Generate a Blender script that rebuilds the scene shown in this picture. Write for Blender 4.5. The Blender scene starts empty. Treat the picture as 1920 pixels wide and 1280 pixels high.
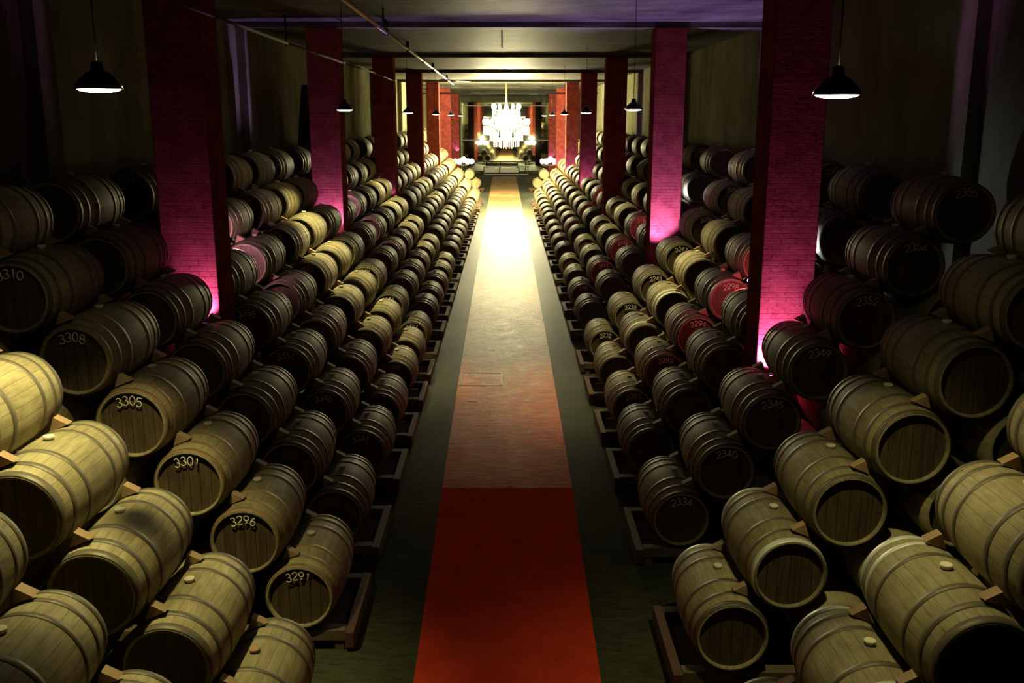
import bpy, bmesh, math, random
from mathutils import Vector, Matrix
random.seed(7)
PI = math.pi
scene = bpy.context.scene
C = scene.collection

# ------------------------------------------------------------------ camera, world, exposure
F_PX = 1815.0
cam_d = bpy.data.cameras.new('camera')
cam_d.sensor_width = 36.0
cam_d.lens = F_PX / 1920.0 * 36.0
cam_d.clip_start = 0.1
cam_d.clip_end = 400
cam = bpy.data.objects.new('camera', cam_d)
C.objects.link(cam)
cam.location = (0, 0, 5.65)
cam.rotation_euler = (math.radians(90 - 12.97), 0, math.radians(-0.31))
scene.camera = cam

w = bpy.data.worlds.new('world')
scene.world = w
w.use_nodes = True
w.node_tree.nodes['Background'].inputs[0].default_value = (0.5, 0.55, 0.4, 1)
w.node_tree.nodes['Background'].inputs[1].default_value = 0.0

scene.view_settings.view_transform = 'Standard'
scene.view_settings.look = 'None'
scene.view_settings.exposure = 0.0
scene.view_settings.gamma = 1.0
scene.view_settings.use_curve_mapping = False

# ------------------------------------------------------------------ layout (metres)
FLOOR_Z, CEIL_Z, BEAM_Z = 0.0, 7.87, 7.74
WALL_X, Y_NEAR, Y_FAR = 6.4, -6.0, 103.0
RB, RE, LEN = 0.415, 0.357, 1.42           # barrel belly radius, end radius, length
X0, DX, Z0, DZ = 2.225, 0.54, 0.65, 0.65   # first tier and step from tier to tier
PILLAR_Y = [13.26, 23.85, 35.4, 47.1, 58.8, 70.4, 83.5]
PIL_L, PIL_R, PIL_W = 4.0, 3.53, 0.74      # inner faces and width
ROWS_L = [5.1, 7.05, 9.5, 11.62, 14.06, 16.13, 18.35, 20.3, 22.2]
ROWS_R = [6.0, 8.66, 11.53, 14.08, 16.3, 18.75, 21.2]
for _p in PILLAR_Y[1:5]:
    ROWS_L += [round(_p + .82 + 2.1 * _i, 2) for _i in range(5)]
    ROWS_R += [round(_p + .85 + 2.75 * _i, 2) for _i in range(4)]
ROWS_L = [y for y in ROWS_L if y < 67]; ROWS_R = [y for y in ROWS_R if y < 67]
R2 = ROWS_R[8]      # second row past the second pillar, right side

WARM = (1.0, 0.90, 0.40)
CHAND = (1.0, 0.90, 0.48)

# ------------------------------------------------------------------ helpers
def empty(name, loc=(0, 0, 0), rot=(0, 0, 0)):
    o = bpy.data.objects.new(name, None)
    o.empty_display_size = 0.2
    C.objects.link(o)
    o.location = loc
    o.rotation_euler = rot
    return o

def tag(o, label=None, cat=None, group=None, kind=None):
    if label: o['label'] = label
    if cat: o['category'] = cat
    if group: o['group'] = group
    if kind: o['kind'] = kind
    return o

def link(name, me, parent=None, loc=(0, 0, 0), rot=(0, 0, 0)):
    o = bpy.data.objects.new(name, me)
    C.objects.link(o)
    if parent: o.parent = parent
    o.location = loc
    o.rotation_euler = rot
    return o

class MB:
    """collects simple shapes and links them as one mesh"""
    def __init__(s): s.bm = bmesh.new(); s.mi = 0
    def _set(s, faces):
        for f in faces: f.material_index = s.mi
    def box(s, x0, x1, y0, y1, z0, z1):
        vs = [s.bm.verts.new(p) for p in ((x0,y0,z0),(x1,y0,z0),(x1,y1,z0),(x0,y1,z0),(x0,y0,z1),(x1,y0,z1),(x1,y1,z1),(x0,y1,z1))]
        fs = [s.bm.faces.new([vs[i] for i in q]) for q in ((3,2,1,0),(4,5,6,7),(0,1,5,4),(1,2,6,5),(2,3,7,6),(3,0,4,7))]
        s._set(fs); return s
    def tube(s, a, b, r, n=12, r2=None, caps=True):
        a = Vector(a); b = Vector(b); r2 = r if r2 is None else r2
        d = (b - a).normalized()
        u = d.cross(Vector((0, 0, 1)))
        if u.length < 1e-4: u = Vector((1, 0, 0))
        u.normalize(); v = d.cross(u)
        A, B = [], []
        for i in range(n):
            t = 2 * PI * i / n
            o = u * math.cos(t) + v * math.sin(t)
            A.append(s.bm.verts.new(a + o * r)); B.append(s.bm.verts.new(b + o * r2))
        fs = [s.bm.faces.new((A[i], A[(i+1) % n], B[(i+1) % n], B[i])) for i in range(n)]
        for f in fs: f.smooth = True
        if caps: fs += [s.bm.faces.new(A[::-1]), s.bm.faces.new(B)]
        s._set(fs); return s
    def lathe(s, prof, axis='Z', n=32, c=(0, 0, 0), closed=False):
        rings = []
        for (r, t) in prof:
            ring = []
            for i in range(n):
                a = 2 * PI * i / n
                if axis == 'Z': p = (c[0] + r*math.cos(a), c[1] + r*math.sin(a), c[2] + t)
                else: p = (c[0] + r*math.sin(a), c[1] + t, c[2] + r*math.cos(a))
                ring.append(s.bm.verts.new(p))
            rings.append(ring)
        m = len(rings)
        for k in range(m if closed else m - 1):
            R0, R1 = rings[k], rings[(k+1) % m]
            for i in range(n):
                f = s.bm.faces.new((R0[i], R0[(i+1) % n], R1[(i+1) % n], R1[i]))
                f.smooth = True; f.material_index = s.mi
        return rings
    def cap(s, ring):
        f = s.bm.faces.new(ring); f.material_index = s.mi
    def sphere(s, c, r, n=10):
        prof = [(max(1e-3, r*math.sin(PI*k/n)), -r*math.cos(PI*k/n)) for k in range(n+1)]
        s.lathe(prof, 'Z', n*2, c)
    def prism(s, pts, y0, y1):
        A = [s.bm.verts.new((p[0], y0, p[1])) for p in pts]
        B = [s.bm.verts.new((p[0], y1, p[1])) for p in pts]
        n = len(pts)
        s._set([s.bm.faces.new((A[i], A[(i+1) % n], B[(i+1) % n], B[i])) for i in range(n)] + [s.bm.faces.new(A[::-1]), s.bm.faces.new(B)])
    def mesh(s, name, mats, bevel=0, fixn=True):
        if fixn: bmesh.ops.recalc_face_normals(s.bm, faces=s.bm.faces)
        me = bpy.data.meshes.new(name)
        s.bm.to_mesh(me); s.bm.free()
        for m in (mats if isinstance(mats, (list, tuple)) else [mats]): me.materials.append(m)
        return me
    def build(s, name, mats, parent=None, loc=(0, 0, 0), bevel=0.0):
        o = link(name, s.mesh(name, mats), parent, loc)
        if bevel:
            b = o.modifiers.new('bevel', 'BEVEL'); b.width = bevel; b.segments = 2; b.limit_method = 'ANGLE'
        return o

# ------------------------------------------------------------------ materials
class NT:
    def __init__(s, name):
        s.m = bpy.data.materials.new(name); s.m.use_nodes = True
        s.t = s.m.node_tree; s.b = s.t.nodes['Principled BSDF']
    def n(s, typ, **kw):
        nd = s.t.nodes.new(typ)
        for k, v in kw.items():
            if k.startswith('i_'):
                nd.inputs[k[2:].replace('_', ' ')].default_value = v
            else: setattr(nd, k, v)
        return nd
    def l(s, a, b): s.t.links.new(a, b)
    def coord(s, kind='Object', scale=(1, 1, 1)):
        tc = s.n('ShaderNodeTexCoord'); mp = s.n('ShaderNodeMapping')
        mp.inputs['Scale'].default_value = scale
        s.l(tc.outputs[kind], mp.inputs['Vector']); return mp.outputs[0]
    def noise(s, vec, scale, detail=4, rough=.55):
        nd = s.n('ShaderNodeTexNoise'); nd.inputs['Scale'].default_value = scale
        nd.inputs['Detail'].default_value = detail; nd.inputs['Roughness'].default_value = rough
        s.l(vec, nd.inputs['Vector']); return nd.outputs[0]
    def ramp(s, fac, stops):
        nd = s.n('ShaderNodeValToRGB'); cr = nd.color_ramp
        while len(cr.elements) < len(stops): cr.elements.new(.5)
        for e, (p, c) in zip(cr.elements, stops): e.position = p; e.color = (*c, 1) if len(c) == 3 else c
        s.l(fac, nd.inputs[0]); return nd.outputs[0]
    def mix(s, fac, a, b, mode='MIX'):
        nd = s.n('ShaderNodeMix', data_type='RGBA', blend_type=mode)
        for i, v in ((0, fac), (6, a), (7, b)):
            if hasattr(v, 'links') or hasattr(v, 'is_output'): s.l(v, nd.inputs[i])
            else: nd.inputs[i].default_value = v if i == 0 else (*v, 1)
        return nd.outputs[2]
    def math(s, op, a, b=None, c=None):
        nd = s.n('ShaderNodeMath', operation=op)
        for i, v in enumerate((a, b, c)):
            if v is None: continue
            if hasattr(v, 'is_output'): s.l(v, nd.inputs[i])
            else: nd.inputs[i].default_value = v
        return nd.outputs[0]
    def bump(s, h, strength=.3, dist=.02):
        nd = s.n('ShaderNodeBump'); nd.inputs['Strength'].default_value = strength; nd.inputs['Distance'].default_value = dist
        s.l(h, nd.inputs['Height']); s.l(nd.outputs[0], s.b.inputs['Normal'])
    def fin(s, col, rough=.6, metal=0.0, spec=.5):
        if hasattr(col, 'is_output'): s.l(col, s.b.inputs['Base Color'])
        else: s.b.inputs['Base Color'].default_value = (*col, 1)
        if hasattr(rough, 'is_output'): s.l(rough, s.b.inputs['Roughness'])
        else: s.b.inputs['Roughness'].default_value = rough
        s.b.inputs['Metallic'].default_value = metal
        if hasattr(spec, 'is_output'): s.l(spec, s.b.inputs['Specular IOR Level'])
        else: s.b.inputs['Specular IOR Level'].default_value = spec
        return s.m

def mat_stave(name, c1, c2, c3):
    m = NT(name)
    v = m.coord('Object')
    sx = m.n('ShaderNodeSeparateXYZ'); m.l(v, sx.inputs[0])
    ang = m.math('ARCTAN2', sx.outputs[0], sx.outputs[2])
    oi = m.n('ShaderNodeObjectInfo')
    st = m.math('MULTIPLY', m.math('ADD', ang, PI), 26 / (2 * PI))
    st = m.math('ADD', st, 0.5)
    cell = m.math('FLOOR', st)
    fr = m.math('FRACT', st)
    edge = m.math('ABSOLUTE', m.math('SUBTRACT', fr, .5))
    seam = m.math('MULTIPLY', m.math('GREATER_THAN', edge, .475), .55)
    # per stave tone
    cmb = m.n('ShaderNodeCombineXYZ'); m.l(cell, cmb.inputs[0]); m.l(m.math('MULTIPLY', oi.outputs['Random'], 50.), cmb.inputs[1])
    wn = m.n('ShaderNodeTexWhiteNoise', noise_dimensions='2D'); m.l(cmb.outputs[0], wn.inputs[0])
    # grain along the stave
    off = m.n('ShaderNodeVectorMath', operation='ADD'); m.l(v, off.inputs[0])
    cb2 = m.n('ShaderNodeCombineXYZ'); r50 = m.math('MULTIPLY', oi.outputs['Random'], 37.)
    m.l(r50, cb2.inputs[0]); m.l(r50, cb2.inputs[2]); m.l(cb2.outputs[0], off.inputs[1])
    mp = m.n('ShaderNodeMapping'); mp.inputs['Scale'].default_value = (1, .12, 1); m.l(off.outputs[0], mp.inputs[0])
    grain = m.noise(mp.outputs[0], 30, 5, .6)
    blot = m.noise(off.outputs[0], 3.2, 5, .6)
    base = m.ramp(blot, [(.30, c1), (.5, c2), (.72, c3)])
    base = m.mix(.22, base, m.ramp(wn.outputs[0], [(0, tuple(x*.6 for x in c2)), (1, tuple(min(1, x*1.3) for x in c2))]))
    base = m.mix(.35, base, m.ramp(grain, [(.3, tuple(x*.5 for x in c2)), (.7, tuple(min(1, x*1.3) for x in c3))]))
    tone = m.n('ShaderNodeHueSaturation'); m.l(base, tone.inputs['Color'])
    m.l(m.math('MULTIPLY_ADD', oi.outputs['Random'], .5, .75), tone.inputs['Value'])
    col = m.mix(seam, tone.outputs[0], (.02, .015, .01))
    m.bump(m.math('SUBTRACT', m.math('MULTIPLY', grain, .3), seam), .35, .01)
    return m.fin(col, .62, 0, .35)

def mat_head(name, c1, c2):
    m = NT(name)
    v = m.coord('Object')
    sx = m.n('ShaderNodeSeparateXYZ'); m.l(v, sx.inputs[0])
    oi = m.n('ShaderNodeObjectInfo')
    st = m.math('MULTIPLY', sx.outputs[0], 9.0)
    cell = m.math('FLOOR', st); fr = m.math('FRACT', st)
    seam = m.math('GREATER_THAN', m.math('ABSOLUTE', m.math('SUBTRACT', fr, .5)), .475)
    cmb = m.n('ShaderNodeCombineXYZ'); m.l(cell, cmb.inputs[0]); m.l(m.math('MULTIPLY', oi.outputs['Random'], 50.), cmb.inputs[1])
    wn = m.n('ShaderNodeTexWhiteNoise', noise_dimensions='2D'); m.l(cmb.outputs[0], wn.inputs[0])
    off = m.n('ShaderNodeVectorMath', operation='ADD'); m.l(v, off.inputs[0]); m.l(cmb.outputs[0], off.inputs[1])
    mp = m.n('ShaderNodeMapping'); mp.inputs['Scale'].default_value = (1, 1, .12); m.l(off.outputs[0], mp.inputs[0])
    grain = m.noise(mp.outputs[0], 26, 5, .6)
    blot = m.noise(v, 4, 4)
    base = m.mix(m.ramp(blot, [(.35, (0, 0, 0)), (.65, (1, 1, 1))]), c1, c2)
    base = m.mix(.4, base, m.ramp(wn.outputs[0], [(0, tuple(x*.6 for x in c1)), (1, tuple(x*1.3 for x in c2))]))
    base = m.mix(.5, base, m.ramp(grain, [(.3, tuple(x*.5 for x in c1)), (.72, tuple(x*1.5 for x in c2))]))
    col = m.mix(seam, base, (.012, .008, .006))
    m.bump(m.math('SUBTRACT', m.math('MULTIPLY', grain, .3), seam), .3, .008)
    return m.fin(col, .55, 0, .4)

def mat_simple(name, c, rough=.6, metal=0.0, var=.25, scale=12, bump=.1, spec=.5):
    m = NT(name)
    v = m.coord('Object')
    n = m.noise(v, scale, 5)
    col = m.mix(n, tuple(x * (1 - var) for x in c), tuple(min(1, x * (1 + var)) for x in c))
    if bump: m.bump(n, bump, .01)
    return m.fin(col, rough, metal, spec)

def mat_emit(name, c, s):
    m = bpy.data.materials.new(name); m.use_nodes = True
    t = m.node_tree; t.nodes.remove(t.nodes['Principled BSDF'])
    e = t.nodes.new('ShaderNodeEmission'); e.inputs[0].default_value = (*c, 1); e.inputs[1].default_value = s
    t.links.new(e.outputs[0], t.nodes['Material Output'].inputs[0]); return m

M = {}
M['stave'] = mat_stave('aged_oak_staves', (.14, .108, .050), (.25, .205, .098), (.38, .325, .175))
M['stave_new'] = mat_stave('pale_new_oak', (.42, .33, .15), (.52, .42, .2), (.62, .52, .28))
M['head'] = mat_head('dark_oak_head', (.060, .038, .019), (.115, .080, .038))
M['head_new'] = mat_head('pale_oak_head', (.46, .34, .14), (.6, .46, .2))
M['hoop'] = mat_simple('dull_iron_hoop', (.13, .108, .066), .55, .35, .4, 18, .1)
M['hoop_rust'] = mat_simple('rusty_brown_hoop', (.27, .17, .075), .6, .2, .4, 18, .1)
M['hoop_pale'] = mat_simple('galvanised_hoop', (.66, .66, .55), .45, .15, .15, 18, .05)
M['bung'] = mat_simple('pale_cork_bung', (.72, .66, .46), .7, 0, .12, 20, .05)
M['bung_brown'] = mat_simple('brown_cork_bung', (.40, .22, .11), .7, 0, .12, 20, .05)
M['digit'] = mat_simple('pale_metal_digits', (.75, .70, .50), .4, 0, .05, 5, 0)
M['chock'] = mat_simple('raw_wood_chock', (.30, .19, .09), .7, 0, .35, 14, .1)
M['rack'] = mat_simple('dark_rack_timber', (.14, .10, .06), .75, 0, .4, 9, .15)
M['rack_red'] = mat_simple('red_brown_rack_timber', (.13, .055, .028), .75, 0, .35, 9, .15)
M['iron'] = mat_simple('black_iron', (.015, .014, .012), .5, .4, .2, 10, 0)
M['pipe'] = mat_simple('pale_metal_pipe', (.92, .86, .66), .42, 1.0, .05, 6, 0)
M['pipe_dull'] = mat_simple('dull_brown_cable', (.16, .12, .085), .9, 0, .2, 6, 0)
M['shade'] = mat_simple('black_enamel_shade', (.01, .01, .01), .35, 0, .1, 6, 0)
M['shade_in'] = mat_simple('white_enamel_inside', (.8, .78, .68), .5, 0, .05, 6, 0)
M['bulb'] = mat_emit('lamp_bulb_glow', (1, .93, .60), 24.0)
M['candle_glow'] = mat_emit('candle_bulb_glow', (1, .93, .62), 60.0)
M['flood_glow'] = mat_emit('floodlight_glow', (.62, .30, 1.0), 30.0)
M['brass'] = mat_simple('gilded_brass', (.75, .6, .25), .3, .8, .1, 6, 0)
M['white'] = mat_simple('white_board', (.8, .78, .68), .5, 0, .08, 6, 0)
M['green'] = mat_simple('dark_green_paint', (.03, .07, .04), .5, 0, .2, 6, 0)
M['cloth'] = mat_simple('dark_cloth', (.018, .018, .022), .9, 0, .3, 6, .1)
m = NT('crystal'); m.b.inputs['Transmission Weight'].default_value = .35
M['crystal'] = m.fin((.97, .96, .9), .15, 0, .8)

# painted brick pillars
m = NT('red_painted_brick')
v = m.coord('Object')
sx = m.n('ShaderNodeSeparateXYZ'); m.l(v, sx.inputs[0]); rot = m.n('ShaderNodeCombineXYZ'); m.l(m.math('ADD', sx.outputs[0], sx.outputs[1]), rot.inputs[0]); m.l(sx.outputs[2], rot.inputs[1])
br = m.n('ShaderNodeTexBrick'); m.l(rot.outputs[0], br.inputs['Vector'])
br.inputs['Scale'].default_value = 1.0; br.inputs['Brick Width'].default_value = .25; br.inputs['Row Height'].default_value = .075
br.inputs['Mortar Size'].default_value = .007; br.inputs['Mortar Smooth'].default_value = .3
br.inputs['Color1'].default_value = (.21, .042, .033, 1); br.inputs['Color2'].default_value = (.18, .035, .028, 1); br.inputs['Mortar'].default_value = (.12, .02, .016, 1)
n1 = m.noise(v, 3.5, 6, .65)
col = m.mix(m.ramp(n1, [(.38, (1, 1, 1)), (.6, (0, 0, 0))]), br.outputs['Color'], (.26, .056, .042))
n2 = m.noise(v, 18, 4)
col = m.mix(m.ramp(n2, [(.62, (0, 0, 0)), (.7, (1, 1, 1))]), col, (.13, .02, .016))
m.bump(m.math('SUBTRACT', m.math('MULTIPLY', n2, .5), br.outputs['Fac']), .5, .01)
M['pillar'] = m.fin(col, .8, 0, 0.0)

# floor: grey-green concrete
m = NT('grey_green_concrete')
v = m.coord('Object', (1, 1, 1))
vs = m.coord('Object', (.5, 2.0, 1))
n1 = m.noise(v, .9, 6, .7); n2 = m.noise(vs, 6, 8, .75); n3 = m.noise(v, 40, 3)
col = m.ramp(n1, [(.35, (.040, .046, .024)), (.65, (.10, .105, .056))])
col = m.mix(.5, col, m.ramp(n2, [(.4, (.020, .024, .012)), (.6, (.13, .13, .07))]))
col = m.mix(.3, col, m.ramp(n3, [(.3, (.02, .022, .012)), (.7, (.11, .11, .06))]))
m.bump(n2, .8, .025)
sx = m.n('ShaderNodeSeparateXYZ'); m.l(v, sx.inputs[0])
pol = m.math('MULTIPLY', m.math('POWER', m.math('MAXIMUM', 0.0, m.math('MULTIPLY', m.math('SUBTRACT', m.math('MINIMUM', sx.outputs[1], 38.), 6.), .03125)), 4.0), .40)
M['floor'] = m.fin(col, m.math('MULTIPLY_ADD', n2, .4, .34), 0, pol)

# worn red paint strip on the floor
m = NT('worn_red_floor_paint')
v = m.coord('Object'); vs = m.coord('Object', (.7, 2.2, 1)); 
n1 = m.noise(v, 1.7, 7, .75); n2 = m.noise(vs, 5.5, 8, .78); n3 = m.noise(v, 30, 3)
sx = m.n('ShaderNodeSeparateXYZ'); m.l(v, sx.inputs[0])
xa = m.math('ABSOLUTE', sx.outputs[0])
mid = m.math('SUBTRACT', 1.0, m.math('MULTIPLY', xa, .95))
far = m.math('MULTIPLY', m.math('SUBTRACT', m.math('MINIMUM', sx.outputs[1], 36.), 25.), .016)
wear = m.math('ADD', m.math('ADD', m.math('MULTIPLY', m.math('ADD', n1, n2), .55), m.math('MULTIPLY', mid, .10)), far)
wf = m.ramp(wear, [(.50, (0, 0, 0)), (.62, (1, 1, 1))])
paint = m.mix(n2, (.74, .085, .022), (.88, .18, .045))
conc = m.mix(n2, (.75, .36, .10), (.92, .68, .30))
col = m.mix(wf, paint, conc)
# straight board seams across
col = m.mix(m.ramp(n3, [(.3, (1, 1, 1)), (.42, (0, 0, 0))]), col, (.22, .09, .04))
n4 = m.noise(m.coord('Object', (.5, 3.2, 1)), 4.0, 7, .75)
col = m.mix(m.ramp(n4, [(.40, (.85, .85, .85)), (.52, (0, 0, 0))]), col, (.30, .085, .03))
col = m.mix(m.ramp(n4, [(.54, (0, 0, 0)), (.66, (.8, .8, .8))]), col, (.95, .66, .34))
m.bump(n2, .9, .03)
pol = m.math('MULTIPLY', m.math('POWER', m.math('MAXIMUM', 0.0, m.math('MULTIPLY', m.math('SUBTRACT', m.math('MINIMUM', sx.outputs[1], 37.), 10.), .037)), 3.4), .75)
M['strip'] = m.fin(col, m.math('MULTIPLY_ADD', n1, .3, .30), 0, pol)

m = NT('fresh_red_floor_paint')
v = m.coord('Object'); n1 = m.noise(v, 2.2, 6, .7); n2 = m.noise(m.coord('Object', (1, 2.5, 1)), 22, 5, .7)
col = m.mix(m.ramp(n1, [(.3, (0, 0, 0)), (.7, (1, 1, 1))]), (.56, .048, .02), (.88, .085, .03))
col = m.mix(.35, col, m.ramp(n2, [(.3, (.45, .025, .012)), (.7, (.9, .08, .035))]))
m.bump(n2, .3, .01)
M['carpet'] = m.fin(col, .9, 0, 0.0)

# ceiling: board-marked concrete, lines across the hall
m = NT('board_marked_concrete')
v = m.coord('Object', (.05, 1, 1)); v2 = m.coord('Object')
n1 = m.noise(v, 5.5, 5, .7); n2 = m.noise(v2, .9, 5, .6)
col = m.mix(m.ramp(n1, [(.35, (0, 0, 0)), (.65, (1, 1, 1))]), (.018, .018, .012), (.14, .135, .11))
col = m.mix(.4, col, m.ramp(n2, [(.38, (.016, .015, .011)), (.62, (.15, .145, .115))]))
m.bump(n1, .7, .03)
M['ceiling'] = m.fin(col, .6, 0, .04)

m = NT('stained_plaster')
v = m.coord('Object', (1, 1, .25)); v2 = m.coord('Object')
n1 = m.noise(v, 1.8, 6, .65); n2 = m.noise(v2, .7, 5, .6)
col = m.mix(m.ramp(n1, [(.3, (0, 0, 0)), (.65, (1, 1, 1))]), (.12, .115, .06), (.27, .26, .15))
col = m.mix(.4, col, m.ramp(n2, [(.35, (.09, .085, .05)), (.65, (.27, .26, .16))]))
m.bump(n1, .2, .02)
M['wall'] = m.fin(col, .8, 0, 0.0)
m = NT('end_mirror_glass')
v = m.coord('Object'); n1 = m.noise(v, 2.5, 4)
M['mirror'] = m.fin(m.mix(n1, (.50, .54, .42), (.62, .64, .5)), .03, 1.0)

# ------------------------------------------------------------------ the hall
def struct(name, mb, mat, bevel=0):
    o = mb.build(name, mat, bevel=bevel); o['kind'] = 'structure'; return o

# floor with the painted strip set into it (it widens slightly towards the far end)
STRIP = [(-6, -.93, .96), (8.9, -.965, .965), (14.3, -1.02, 1.025), (22.3, -1.085, 1.045), (40.5, -1.17, 1.06), (90, -1.38, .95), (98.0, -1.38, .95)]
fb = MB()
for (ya, la, ra), (yb, lb, rb) in zip(STRIP, STRIP[1:]):
    for a0, a1, b0, b1, mi in ((-WALL_X, la, -WALL_X, lb, 0), (la, ra, lb, rb, 2 if ya < 14 else 1), (ra, WALL_X, rb, WALL_X, 0)):
        f = fb.bm.faces.new([fb.bm.verts.new(p) for p in ((a0, ya, 0), (a1, ya, 0), (b1, yb, 0), (b0, yb, 0))]); f.material_index = mi
f = fb.bm.faces.new([fb.bm.verts.new(p) for p in ((-WALL_X, 98, 0), (WALL_X, 98, 0), (WALL_X, Y_FAR, 0), (-WALL_X, Y_FAR, 0))])
bmesh.ops.remove_doubles(fb.bm, verts=fb.bm.verts, dist=1e-4)
struct('floor', fb, [M['floor'], M['strip'], M['carpet']])
struct('wall_left', MB().box(-WALL_X - .3, -WALL_X, Y_NEAR, Y_FAR, 0, CEIL_Z), M['wall'])
struct('wall_right', MB().box(WALL_X, WALL_X + .3, Y_NEAR, Y_FAR, 0, CEIL_Z), M['wall'])
struct('wall_far', MB().box(-WALL_X - .3, WALL_X + .3, Y_FAR, Y_FAR + .3, 0, CEIL_Z), M['wall'])
struct('wall_near', MB().box(-WALL_X - .3, WALL_X + .3, Y_NEAR - .3, Y_NEAR, 0, CEIL_Z), M['wall'])
struct('ceiling', MB().box(-WALL_X - .3, WALL_X + .3, Y_NEAR - .3, Y_FAR + .3, CEIL_Z, CEIL_Z + .3), M['ceiling'])
n = 0
for py in [1.7] + PILLAR_Y + [95.5]:
    n += 1
    struct('trim_%d' % n, MB().box(-WALL_X, WALL_X, py + .05, py + PIL_W - .05, BEAM_Z, CEIL_Z), M['ceiling'])   # cross beams
for py in [1.7] + PILLAR_Y:
    for s in (-1, 1):
        n += 1
        a, b = sorted((s * WALL_X, s * (WALL_X - .2)))
        struct('trim_%d' % n, MB().box(a, b, py + .1, py + .6, 0, BEAM_Z), M['wall'])       # wall pilasters

mb = MB()
for q in ((-1.03, -.10, 21.36, 21.40), (-1.03, -.10, 20.28, 20.32), (-.13, -.10, 20.28, 21.40), (-1.03, -1.0, 20.28, 21.40)): mb.box(q[0], q[1], q[2], q[3], 0.0, .006)
o = mb.build('floor_hatch', M['iron']); tag(o, 'rectangular hatch outline set in the worn red floor strip', 'hatch')
o = MB().box(-.09, .09, -.03, .03, 0, .006).build('floor_slot', M['iron'], None, (-.72, 19.1, 0)); tag(o, 'small dark slot in the red floor strip before the hatch', 'slot')

ORD = ['nearest', 'second', 'third', 'fourth', 'fifth', 'sixth', 'seventh']
def pillar(side, i):
    y = PILLAR_Y[i]
    inner = PIL_L if side < 0 else PIL_R
    sx = 'left' if side < 0 else 'right'
    t = empty('brick_pillar', (side * (inner + PIL_W / 2), y + PIL_W / 2, 0))
    h = PIL_W / 2
    MB().box(-h, h, -h, h, 0, BEAM_Z).build('shaft', M['pillar'], t, bevel=.012)
    glow = {(-1, 0): 'glowing crimson', (1, 0): 'glowing magenta at its foot', (-1, 1): 'purple-red', (1, 1): 'pink-lit', (-1, 5): 'orange-lit', (1, 5): 'pale orange-lit', (1, 3): 'purple-lit', (1, 4): 'purple-lit', (-1, 6): 'red', (1, 6): 'red'}.get((side, i), 'dark')
    tag(t, 'red painted square brick pillar, %s, %s one in the %s line' % (glow, ORD[i], sx), 'pillar', 'brick pillars along the %s side' % sx)
    return t
for i in range(7):
    for s in (-1, 1): pillar(s, i)

# ------------------------------------------------------------------ barrels
HOOPS = [0.042, 0.21, 0.45, LEN - .45, LEN - .21, LEN - .042]     # centres of the six hoops, from the head
def rad(t):
    u = (t - LEN / 2) / (LEN / 2)
    return RB - (RB - RE) * abs(u) ** 2.0
def body_mb(n, k, hoops=False):
    mb = MB()
    prof = [(RE - .035, .05), (RE - .028, .004), (RE - .006, 0.0)]
    prof += [(rad(LEN * i / k), LEN * i / k) for i in range(0 if False else 1, k)]
    prof += [(RE - .006, LEN), (RE - .028, LEN - .004), (RE - .035, LEN - .05)]
    mb.lathe(prof, 'Y', n)
    if hoops:
        mb.mi = 1
        for c in HOOPS: ring(mb, c, .05, n)
    return mb
def ring(mb, c, wd, n):
    a, b = max(0.001, c - wd / 2), min(LEN - .001, c + wd / 2)
    mb.lathe([(rad(a) + .0005, a), (rad(a) + .006, a + .003), (rad(b) + .006, b - .003), (rad(b) + .0005, b)], 'Y', n)
def disc_mb(n, mi=0, mb=None, both=True):
    mb = mb or MB(); mb.mi = mi
    if both != 'back': r = mb.lathe([(RE - .030, .045)], 'Y', n)[0]; mb.cap(r)
    if both:
        r = mb.lathe([(RE - .030, LEN - .045)], 'Y', n)[0]; mb.cap(r[::-1])
    return mb
ME = {}
ME['body'] = body_mb(56, 18).mesh('barrel_body', M['stave'])
ME['body_new'] = body_mb(40, 14).mesh('barrel_body_pale', M['stave_new'])
ME['head'] = disc_mb(56, both=False).mesh('barrel_head', M['head'])
ME['back_head'] = disc_mb(40, both='back').mesh('barrel_back_head', M['head'])
ME['head_new'] = disc_mb(40, both=False).mesh('barrel_head_pale', M['head_new'])
for nm in ('hoop', 'hoop_rust', 'hoop_pale'):
    for i, c in enumerate(HOOPS):
        mb = MB(); ring(mb, c, .075 if i in (0, 5) else .062, 56); ME[nm, i] = mb.mesh(nm, M[nm])
for nm in ('bung', 'bung_brown'):
    mb = MB(); rr = mb.lathe([(.030, -.02), (.036, .012), (.046, .022), (.047, .032), (.043, .040)], 'Z', 20); mb.cap(rr[-1])
    ME[nm] = mb.mesh(nm, M[nm])
mb = body_mb(28, 10, True); mb = disc_mb(28, 2, mb); mb.mi = 3
mb.tube((0, LEN / 2, RB - .01), (0, LEN / 2, RB + .03), .045, 10)
ME['far'] = mb.mesh('barrel_simple', [M['stave'], M['hoop'], M['head'], M['bung']])

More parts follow.
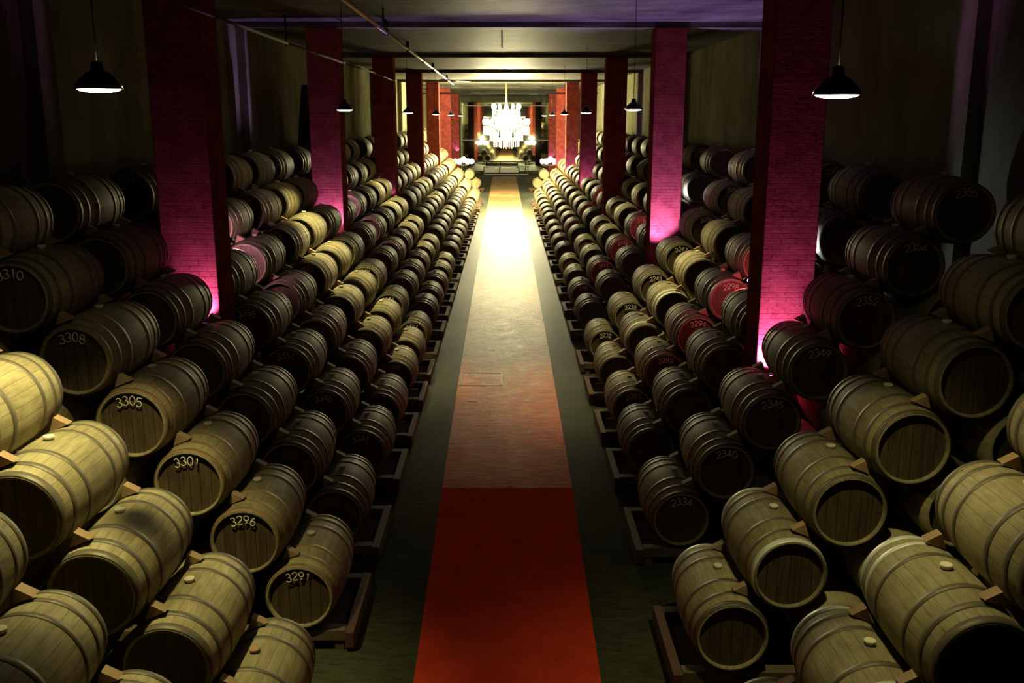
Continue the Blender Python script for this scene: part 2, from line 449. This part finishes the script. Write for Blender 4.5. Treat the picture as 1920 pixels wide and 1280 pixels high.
# raised digits: strokes on a 0..1 x 0..1.6 box
def arc(cx, cy, rx, ry, a0, a1, k=9):
    return [(cx + rx * math.cos(math.radians(a0 + (a1 - a0) * i / k)), cy + ry * math.sin(math.radians(a0 + (a1 - a0) * i / k))) for i in range(k + 1)]
DIG = {
 '0': [arc(.5, .8, .45, .78, 90, 450, 18)],
 '1': [[(.35, 1.35), (.55, 1.55), (.55, 0)]],
 '2': [arc(.5, 1.12, .43, .43, 170, -35) + [(.05, .04), (.98, .04)]],
 '3': [arc(.46, 1.18, .38, .38, 150, -80) + arc(.46, .42, .45, .42, 80, -150)],
 '4': [[(.72, 0), (.72, 1.55), (.02, .45), (1.0, .45)]],
 '5': [[(.9, 1.55), (.2, 1.55), (.12, .85)] + arc(.46, .5, .46, .48, 125, -150)],
 '6': [arc(.5, .45, .42, .43, 0, 360, 16), [(.75, 1.5), (.3, 1.1), (.09, .6)]],
 '7': [[(.02, 1.53), (.95, 1.53), (.35, 0)]],
 '8': [arc(.5, 1.17, .35, .37, 0, 360, 14), arc(.5, .41, .43, .41, 0, 360, 14)],
 '9': [arc(.5, 1.12, .42, .43, 0, 360, 16), [(.91, 1.0), (.7, .45), (.3, .04)]],
}
def digit_mesh(ch):
    mb = MB(); sc = .060; r = .0062
    for st in DIG[ch]:
        for a, b in zip(st, st[1:]):
            A = Vector(((a[0] - .5) * sc, 0, (a[1] - .8) * sc)); B = Vector(((b[0] - .5) * sc, 0, (b[1] - .8) * sc))
            d = (B - A).normalized() if (B - A).length > 1e-6 else Vector((1, 0, 0))
            mb.tube(A - d * r * .4, B + d * r * .4, r, 6)
    return mb.mesh('digit_' + ch, M['digit'])
DM = {c: digit_mesh(c) for c in '0123456789'}

def put_number(num, parent):
    t = link('number', None, parent) if False else None
    for i, ch in enumerate(num):
        a = math.radians(-25 + 16 * i)
        R = RE - .105
        o = link('digit', DM[ch], parent, (R * math.sin(a), .018, R * math.cos(a)), (0, a * .35, 0))

def barrel_parts(t, hoops='hoop', pale=(), num=None, bung='bung', new=False):
    b = link('staves', ME['body_new' if new else 'body'], t)
    h = link('head', ME['head_new' if new else 'head'], t)
    link('head', ME['back_head'], t)
    for i in range(6):
        nm = 'hoop_pale' if i in pale else hoops
        ho = link('hoop', ME[nm, i], t)
        if nm == 'hoop_pale': ho['label'] = 'bright galvanised hoop'
    if bung:
        roll = random.uniform(-.05, .05)
        link('bung', ME[bung], t, ((RB - .004) * math.sin(roll), LEN * .5, (RB - .004) * math.cos(roll)))
    if num: put_number(num, h)

NUM_L = {9.5: ['3291', '3296', '3301', '3305', '3308', '3310', '3311'], 14.06: ['3341', '3346', '3351', '3355', '3358', '3360', '3361'],
         18.35: ['3389', '3394', '3399', '3403', '3406', '3408', '3409'], 22.2: ['3437', '3442', '3447', '3451', '3454', '3456', '3457']}
NUM_R = {11.53: ['2334', '2340', '2345', '2349', '2352', '2354', '2355'], 16.3: ['2283', '2289', '2294', '2298', '2301', '2303', '2304'],
         21.2: ['2232', '2238', '2243', '2247', '2250', '2252', '2253'], R2: ['2181', '2187', '2192', '2196', '2199', '2201', '2202']}
TIER = ['bottom', 'second', 'third', 'fourth', 'fifth', 'sixth', 'top']
CNT = ['first', 'second', 'third', 'fourth', 'fifth', 'sixth', 'seventh', 'eighth']
def row_words(side, y):
    rows = ROWS_L if side < 0 else ROWS_R
    pas = [p for p in PILLAR_Y if p < y + .7]
    b = len(pas)
    inbay = [r for r in rows if (r + .7 > pas[-1] if pas else True) and (b >= 7 or r + .7 <= PILLAR_Y[b])]
    k = inbay.index(y)
    if b == 0: return '%s row from the camera' % CNT[k]
    return '%s row past the %s pillar' % (CNT[k], ORD[b-1])
PALE = {(1, 8.66, 0): (5,), (1, 8.66, 1): (0, 5), (1, 6.0, 1): (5, 1), (1, 6.0, 2): (5, 4), (-1, 7.05, 2): (), (1, 16.3, 3): (0,), (1, 18.75, 1): (1,), (1, 18.75, 2): (1, 0)}
RUST = {(-1, 9.5, 0), (-1, 9.5, 1), (-1, 9.5, 2), (-1, 9.5, 3), (-1, 9.5, 4), (1, 14.08, 2)}
cand = []
for side, rows in ((-1, ROWS_L), (1, ROWS_R)):
    for y in rows:
        for k in range(7):
            x, z = X0 + DX * k, Z0 + DZ * k
            inner = PIL_L if side < 0 else PIL_R
            if y < 6.5 and abs(x) - RB > 0.60 * (y + LEN) + .3: continue   # far outside the frame
            cand.append((y, side, k, x, z))
cand.sort()
KEEP = 290
solo, rest = cand[:KEEP], cand[KEEP:]
for (y, side, k, x, z) in solo:
    nums = (NUM_L if side < 0 else NUM_R).get(y)
    num = nums[k] if nums else None
    jy = random.uniform(-.04, .04); jr = random.uniform(-.012, .012)
    t = empty('oak_barrel', (side * x, y + jy, z), (0, 0, jr))
    sd = 'left' if side < 0 else 'right'
    where = '%s tier, %s stack, %s' % (TIER[k], sd, row_words(side, y))
    lab = ('oak barrel numbered %s, %s' % (num, where)) if (num and y < 23) else ('dark oak barrel, ' + where)
    key = (side, y, k)
    if y < 34:
        pale = PALE.get(key, ())
        if pale: lab = 'oak barrel with bright hoops, ' + where
        barrel_parts(t, 'hoop_rust' if key in RUST else 'hoop', pale, num, 'bung_brown' if key == (-1, 7.05, 0) else 'bung')
    else:
        bpy.data.objects.remove(t)
        t = link('oak_barrel', ME['far'], None, (side * x, y + jy, z), (0, 0, jr))
    tag(t, lab, 'barrel', 'oak barrels stacked on the %s of the aisle' % sd)

# the remaining distant barrels and the ones wedged behind the visible faces of the stacks
bmf = bmesh.new()
def stamp(bm, me, mat4):
    tmp = bmesh.new(); tmp.from_mesh(me); tmp.transform(mat4)
    m2 = bpy.data.meshes.new('tmp'); tmp.to_mesh(m2); tmp.free(); bm.from_mesh(m2); bpy.data.meshes.remove(m2)
mb = body_mb(20, 8, False); mb.mi = 1; mb = disc_mb(20, 1, mb)
ME['hidden'] = mb.mesh('barrel_coarse', [M['stave'], M['head']])
for (y, side, k, x, z) in rest:
    stamp(bmf, ME['far'], Matrix.Translation((side * x, y, z)))
me = bpy.data.meshes.new('distant_barrels'); bmf.to_mesh(me); bmf.free()
for q in (M['stave'], M['hoop'], M['head'], M['bung']): me.materials.append(q)
tag(link('distant_barrels', me), 'mass of small distant oak barrels near the far end of both stacks', 'barrels', kind='stuff')
bmf = bmesh.new()
for side, rows in ((-1, ROWS_L), (1, ROWS_R)):
    for y in rows:
        for k in range(6):
            for j in (1, 2, 3):
                x = X0 + DX * k + 2 * DX * j
                if x > WALL_X - RB - .02 or (j > 1 and y > 30): continue
                stamp(bmf, ME['hidden'], Matrix.Translation((side * x, y, Z0 + DZ * k)))
me = bpy.data.meshes.new('inner_barrels'); bmf.to_mesh(me); bmf.free()
for q in (M['stave'], M['head']): me.materials.append(q)
tag(link('inner_barrels', me), 'dark oak barrels deep inside the stacks, glimpsed through the gaps', 'barrels', kind='stuff')

# ------------------------------------------------------------------ wooden chocks in the notches
def wedge_mesh():
    mb = MB(); r = .400
    def pt(cx, cz, rr, deg): return (cx + rr * math.cos(math.radians(deg)), cz + rr * math.sin(math.radians(deg)))
    P1 = pt(0, 0, r + .004, 61); P2 = pt(0, 0, r + .022, 86); P3 = pt(DX, DZ, r + .022, 203)
    mb.prism([P1, P2, P3], -.05, .05); return mb.mesh('chock', M['chock'])
WM = wedge_mesh()
placed = {(s, y, k): (x, z) for (y, s, k, x, z) in cand}
for side, rows in ((-1, ROWS_L), (1, ROWS_R)):
    for y in rows:
        if y > 20: continue
        nums = (NUM_L if side < 0 else NUM_R).get(y)
        for k in range(6):
            if (side, y, k) not in placed or (side, y, k + 1) not in placed: continue
            if placed[side, y, k][0] != X0 + DX * k or placed[side, y, k+1][0] != X0 + DX * (k + 1): continue
            sd = 'left' if side < 0 else 'right'
            for fy, nm in ((.20, 'front'), (LEN - .22, 'back')):
                o = link('wooden_chock', WM, None, (side * (X0 + DX * k), y + fy + random.uniform(-.03, .03), Z0 + DZ * k))
                o.scale = (side, 1, 1)
                if nums: on = 'barrel %s' % nums[k]
                else: on = '%s-tier barrel, %s, %s stack' % (TIER[k], row_words(side, y), sd)
                tag(o, 'wooden wedge at %s end of %s' % (nm, on), 'wedge', 'wooden wedges between stacked barrels')

# ------------------------------------------------------------------ timber racks under every row
def rack_parts(t, s):
    def sx(a, b): return tuple(sorted((s * a, s * b)))
    x0, x1 = sx(1.76, 6.3)
    MB().box(x0, x1, .03, .17, .12, .248).build('cross_beam', M['rack'], t, bevel=.008)
    MB().box(x0, x1, LEN - .17, LEN - .03, .12, .248).build('cross_beam', M['rack'], t, bevel=.008)
    a, b = sx(1.66, 1.76)
    MB().box(a, b, 0, LEN, .05, .24).build('side_rail', M['rack_red'], t, bevel=.008)
    a, b = sx(1.76, 2.3)
    MB().box(a, b, .28, LEN - .28, .12, .145).build('deck_board', M['rack'], t)
    for q in (1.78, 4.0, 6.15):
        a, b = sx(q, q + .1)
        MB().box(a, b, .05, LEN - .05, 0, .12).build('runner', M['rack'], t)
for side, rows in ((-1, ROWS_L), (1, ROWS_R)):
    sd = 'left' if side < 0 else 'right'
    proto = None
    for y in rows:
        if proto is None:
            t = empty('barrel_rack', (0, y, 0)); rack_parts(t, side); proto = t
        else:
            t = proto.copy(); C.objects.link(t); t.location = (0, y, 0)
            for ch in list(proto.children):
                c = ch.copy(); C.objects.link(c); c.parent = t
        tag(t, 'low timber rack on the floor under the %s stack, %s' % (sd, row_words(side, y)), 'rack', 'timber racks under the %s stack' % sd)

# ------------------------------------------------------------------ pale barrels on pallets at the far end
for s in (-1, 1):
    sd = 'left' if s < 0 else 'right'
    t = empty('pallet', (s * 2.95, 77.0, 0))
    for q in (-1.0, 0, 1.0): MB().box(q - .06, q + .06, 0, 1.6, 0, .13).build('runner', M['rack_red'], t)
    MB().box(-1.15, 1.15, .12, .25, .13, .262).build('cross_beam', M['rack_red'], t)
    MB().box(-1.15, 1.15, 1.37, 1.49, .13, .262).build('cross_beam', M['rack_red'], t)
    tag(t, 'small reddish wooden pallet beyond the end of the %s stack' % sd, 'pallet')
    for (x, z, wd) in ((2.45, .66, 'lower, beside the aisle'), (3.45, .66, 'lower, away from the aisle'), (2.95, 1.35, 'sitting on top')):
        t = empty('pale_barrel', (s * x, 77.1, z))
        barrel_parts(t, 'hoop_rust', (), None, 'bung', True)
        tag(t, 'clean pale yellow oak barrel on the far %s pallet, %s' % (sd, wd), 'barrel', 'pale barrels at the far end')

# ------------------------------------------------------------------ pendant lamps
def spot(name, loc, direction, energy, color, size_deg, blend, radius, parent=None):
    d = bpy.data.lights.new(name, 'SPOT'); d.energy = energy; d.color = color
    d.spot_size = math.radians(size_deg); d.spot_blend = blend; d.shadow_soft_size = radius
    o = bpy.data.objects.new(name, d); C.objects.link(o)
    if parent: o.parent = parent
    o.location = loc
    o.rotation_euler = Vector(direction).to_track_quat('-Z', 'Y').to_euler(); return o
def point(name, loc, energy, color, radius, parent=None):
    d = bpy.data.lights.new(name, 'POINT'); d.energy = energy; d.color = color; d.shadow_soft_size = radius
    o = bpy.data.objects.new(name, d); C.objects.link(o)
    if parent: o.parent = parent
    o.location = loc; return o
mb = MB(); mb.lathe([(.018, .20), (.04, .19), (.05, .13), (.10, .10), (.165, .03), (.178, -.012), (.172, -.012), (.158, .028), (.095, .092), (.0405, .12)], 'Z', 32)
ME['shade'] = mb.mesh('lamp_shade', M['shade'])
mb = MB(); mb.lathe([(.002, -.036), (.08, -.034), (.14, -.024), (.170, -.004), (.160, .02), (.002, .05)], 'Z', 28)
ME['bulb'] = mb.mesh('bulb', M['bulb'])
LAMP_W = 2500
for s in (-1, 1):
    sd = 'left' if s < 0 else 'right'
    for i in range(6):
        y = ([7.7, 20.3, 32.2, 43.6, 55.2, 66.8] if s < 0 else [7.4, 19.6, 31.3, 43, 54.6, 66.2])[i]
        xs = ([-3.13, -3.3, -3.2, -3.1, -3.1, -3.1] if s < 0 else [2.45, 2.5, 2.5, 2.5, 2.5, 2.5])[i]
        t = empty('pendant_lamp', (xs, y, 5.88 if i == 0 and s < 0 else 5.83))
        link('lamp_shade', ME['shade'], t)
        link('bulb', ME['bulb'], t)
        MB().tube((0, 0, .19), (0, 0, CEIL_Z - 5.83), .006, 6).build('cord', M['iron'], t)
        e = LAMP_W * ({-1: [1.0, 1.3, 1.2, .9, .8, .6], 1: [.32, .60, .5, .4, .3, .3]}[s][i])
        spot('lamp_light', (0, 0, -.03), (0.08 if s > 0 else -.13, .03, -1), e, WARM, 74 if s < 0 else 82, 1.0, .09, t)
        tag(t, 'lit black cone pendant lamp, %s one above the %s stack' % (ORD[i], sd), 'lamp', 'pendant lamps over the stacks')

# ------------------------------------------------------------------ floodlights at the pillars
MAG = (.74, .27, 1.0)
def flood(side, i, front, energy, color, dx=0.0, z=2.15, deg=115):
    inner = PIL_L if side < 0 else PIL_R
    sd = 'left' if side < 0 else 'right'
    if front:
        loc = (side * (inner + .16 + dx), PILLAR_Y[i] - (.15 if i == 0 else .13 if side < 0 else .4), z)
        dr = (0, .10, 1)
    else:
        loc = (side * (X0 + DX * (3 if side > 0 else 4) + dx), [14.08, 24.7, 36.25, 47.95][i] + LEN - .12 + (.02 if side < 0 else 0), Z0 + DZ * (3 if side > 0 else 4) + RE + .14)
        dr = (-side * .35, 1, -.3)
    t = empty('floodlight', loc)
    d = Vector(dr).normalized()
    q = d.to_track_quat('Z', 'Y')
    if not front: t.rotation_mode = 'QUATERNION'; t.rotation_quaternion = q
    mb = MB(); mb.lathe([(.035, -.10), (.05, -.09), (.062, 0), (.056, 0), (.045, -.03)], 'Z', 18); mb.build('housing', M['iron'], t)
    mb = MB(); rr = mb.lathe([(.045, -.022)], 'Z', 18)[0]; mb.cap(rr); mb.build('lens', M['flood_glow'], t)
    if front: MB().box(-.02, .02, 0, .15 if i == 0 else .13 if side < 0 else .4, -.08, -.04).build('bracket', M['iron'], t)
    else: MB().box(-.02, .02, -.02, .02, -.14, -.09).build('bracket', M['iron'], t)
    l = spot('flood_beam', (0, 0, .0), (0, (.42 if i == 0 else -.1 if i == 1 else .2) if front else 0, 1), energy, color, deg, 1.0 if front and i == 0 else .5, .04, t)
    tag(t, 'small floodlight %s the %s brick pillar of the %s line' % ('at the front foot of' if front else 'behind', ORD[i], sd), 'floodlight', 'coloured floodlights')
for side, i, e in ((-1, 0, 270), (-1, 1, 650), (-1, 2, 12), (1, 0, 1250), (1, 1, 2100), (1, 3, 300), (1, 4, 350), (1, 5, 200), (1, 6, 150), (-1, 6, 80)):
    flood(side, i, True, e, MAG if i == 0 else (.52, .30, 1.0), z=2.15 if side > 0 else 2.9, deg=(84, 88, 100, 100, 100, 100, 100)[i])
RED = (1.0, .13, .16)
for side, i, e in ((-1, 0, 48), (-1, 1, 55), (1, 0, 40), (1, 1, 50), (1, 2, 40), (1, 3, 30)):
    flood(side, i, False, e, RED if side > 0 else (1.0, .45, .75), deg=150)

for i, yy in ((0, 14.17), (1, 24.79)):
    t = empty('floodlight', (4.37, yy, 3.80))
    mb = MB(); mb.lathe([(.035, -.12), (.05, -.10), (.055, -.02), (.05, -.02), (.04, -.04)], 'Z', 18); mb.build('housing', M['iron'], t)
    mb = MB(); rr = mb.lathe([(.045, -.035)], 'Z', 18)[0]; mb.cap(rr); mb.build('lens', M['flood_glow'], t)
    spot('flood_beam', (.02, 0, .0), (1, .12, -.1), 45, (.62, .68, 1.0), 150, .6, .03, t)
    tag(t, 'tiny white floodlight perched on a fifth-tier barrel behind the %s right pillar' % ORD[i], 'floodlight', 'coloured floodlights')

# ------------------------------------------------------------------ pipes and rods under the ceiling
t = empty('ceiling_pipe', (0, 0, 0))
MB().tube((-2.80, 15.2, 7.66), (-3.22, 60.5, 7.66), .042, 10).build('tube', M['pipe'], t)
for q in (17, 24.4, 30, 36, 41.5, 47.6, 53, 59.6):
    x = -2.80 - .42 * (q - 15.2) / 45.3
    MB().box(x - .05, x + .05, q - .03, q + .03, 7.60, CEIL_Z if all(abs(q - p) > 1 for p in PILLAR_Y) else 7.76).build('bracket', M['iron'], t)
tag(t, 'long straight bright metal pipe running under the ceiling beside the aisle', 'pipe')
t = empty('wall_cable', (0, 0, 0))
pts = [(-3.87, 11.4, 6.98), (-3.9, 18, 6.95), (-3.92, 24.4, 6.95), (-3.93, 30, 6.97), (-3.94, 34.5, 6.93), (-3.97, 36.1, 6.93)]
mb = MB()
for a, b in zip(pts, pts[1:]): mb.tube(a, b, .022, 8)
mb.build('cable', M['pipe_dull'], t)
tag(t, 'dull brown conduit slung along the inner faces of the left pillars', 'cable')
for (x, y, z) in ((-4.9, 22.5, 7.2), (-.12, 26.5, 7.45), (-2.55, 21.0, 7.5)):
    o = MB().tube((0, 0, 0), (0, 0, CEIL_Z - z), .018, 8).build('ceiling_rod', M['iron'], None, (x, y, z))
    tag(o, 'short dark rod hanging from the ceiling, %s' % {-4.9: 'far left above the stack', -.12: 'over the middle of the aisle', -2.55: 'beside the bright pipe'}[x], 'rod')
o = MB().tube((-3.2, 49, 7.5), (-1.9, 53.0, 7.55), .035, 8).build('ceiling_strut', M['iron']); tag(o, 'dark slanting strut near the end of the bright ceiling pipe', 'strut')
o = MB().tube((-WALL_X, 70.2, 7.35), (WALL_X, 70.2, 7.35), .04, 8).build('cross_pipe', M['iron']); tag(o, 'dark horizontal pipe crossing the hall beyond the chandelier', 'pipe')
# hanging dark cloth on the left wall
mb = MB(); mb.prism([(-.10, 4.1), (-.30, -.1), (-.05, -.25), (.28, 0.1), (.06, 4.1)], -.06, .06)
o = mb.build('dark_cloth', M['cloth'], None, (-5.95, 29.6, 4.9)); o.rotation_euler[1] = .0
o.scale = (1, 1, .42)
tag(o, 'narrow dark cloth hanging high by the left wall before the second pillar', 'cloth')
o = MB().box(-.16, .16, -.02, 0, -.11, .11).build('wall_sign', M['white'], None, (-4.35, 36.0, 4.75)); tag(o, 'small blank white plate on the third left pillar', 'sign')

# ------------------------------------------------------------------ chandelier
CH = (-.02, 60.5, 5.2)
t = empty('chandelier', CH)
MB().tube((0, 0, 1.25), (0, 0, CEIL_Z - CH[2]), .05, 10).build('chain', M['brass'], t)
mb = MB(); mb.lathe([(.02, -1.15), (.10, -1.05), (.05, -.9), (.12, -.6), (.22, -.3), (.10, 0), (.16, .4), (.08, .8), (.14, 1.1), (.03, 1.3)], 'Z', 20); mb.build('shaft', M['brass'], t)
def ring_mesh(r, z, th=.03):
    mb = MB(); mb.lathe([(r - th, z - th), (r + th, z - th), (r + th, z + th), (r - th, z + th)], 'Z', 40, closed=True); return mb
for (r, z, nb) in ((.80, .95, 12), (1.35, .05, 22), (.75, -.75, 10)):
    ring_mesh(r, z).build('ring', M['brass'], t)
    for i in range(nb):
        a = 2 * PI * i / nb
        c, s_ = math.cos(a), math.sin(a)
        arm = MB().tube((c * .06, s_ * .06, z - .15), (c * r, s_ * r, z), .016, 6).build('arm', M['brass'], t)
        mb = MB(); mb.lathe([(.03, z + .03), (.075, z + .09), (.095, z + .2), (.07, z + .33), (.02, z + .37)], 'Z', 12, (c * r, s_ * r, 0)); mb.build('bulb', M['candle_glow'], arm)
mb = MB()
for (r, z, L, n_) in ((.84, .9, .55, 34), (1.38, 0, .6, 52), (1.0, -.1, .85, 30), (.78, -.8, .45, 26), (.35, -.9, .5, 12), (.5, .9, .6, 18)):
    for i in range(n_):
        a = 2 * PI * i / n_
        for q in range(int(L / .09)):
            c = (r * math.cos(a), r * math.sin(a), z - .05 - q * .09)
            mb.lathe([(.002, -.034), (.026, 0), (.002, .034)], 'Z', 6, c)
o = mb.build('crystal_strands', M['crystal'], t); o['kind'] = 'stuff'
for i in range(6):
    a = 2 * PI * i / 6 + .3
    point('chandelier_glow', (1.15 * math.cos(a), 1.15 * math.sin(a), .35 if i % 2 else -.45), 2700, CHAND, .16, t)
tag(t, 'huge blazing crystal chandelier hanging over the far end of the aisle', 'chandelier')

# ------------------------------------------------------------------ candelabra by the pale barrels
for s in (-1, 1):
    sd = 'left' if s < 0 else 'right'
    t = empty('candelabra', (s * 3.25 if s < 0 else 3.3, 74.2, 0))
    mb = MB(); mb.lathe([(.24, 0), (.24, .03), (.06, .1), (.03, .2), (.035, 1.0), (.05, 1.1), (.028, 1.2), (.028, 2.3), (.05, 2.4)], 'Z', 14); mb.build('stand', M['iron'], t)
    for i in range(6):
        a = 2 * PI * i / 6
        arm = MB().tube((0, 0, 2.1), (.62 * math.cos(a), .62 * math.sin(a), 2.35), .018, 6).build('arm', M['iron'], t)
        mb = MB(); mb.sphere((.62 * math.cos(a), .62 * math.sin(a), 2.5), .17, 10); mb.build('globe', M['candle_glow'], arm)
    mb = MB(); mb.sphere((0, 0, 2.64), .2, 10); mb.build('globe', M['candle_glow'], t)
    point('candelabra_glow', (0, -.2, 3.0), 900, CHAND, .2, t)
    tag(t, 'glowing many-globed candelabra on a tall stand at the end of the %s stack' % sd, 'candelabra')

# ------------------------------------------------------------------ far end: mirror and long counter
t = empty('mirror_wall', (0, Y_FAR - .06, 0))
MB().box(-4.7, 4.7, 0, .04, .3, 7.3).build('mirror_glass', M['mirror'], t)
for zz in (6.95, 3.45): MB().box(-4.7, 4.7, -.03, 0, zz - .04, zz + .04).build('rail', M['white'], t)
for xx in (-4.7, 4.7): MB().box(xx - .06, xx + .06, -.05, 0, .3, 7.3).build('post', M['white'], t)
tag(t, 'tall tinted mirror filling the end wall behind the chandelier', 'mirror')
t = empty('long_counter', (0, 97.5, 0))
MB().box(-2.4, 2.3, -.35, .35, 1.0, 1.06).build('counter_top', M['white'], t)
MB().box(-2.3, 2.2, -.3, .3, .93, 1.0).build('apron', M['green'], t)
for xx in (-2.25, -.7, 1.2, 2.1): MB().box(xx - .05, xx + .05, -.3, .3, 0, .93).build('leg', M['green'], t)
MB().box(-2.2, -.75, -.02, .02, .42, .85).build('panel', M['white'], t)
MB().box(-.65, 1.15, -.02, .02, .42, .85).build('panel', M['white'], t)
MB().box(-2.25, 2.15, -.1, .1, .2, .27).build('foot_rail', M['white'], t)
tag(t, 'long white-topped counter with dark green frame across the aisle end', 'counter')
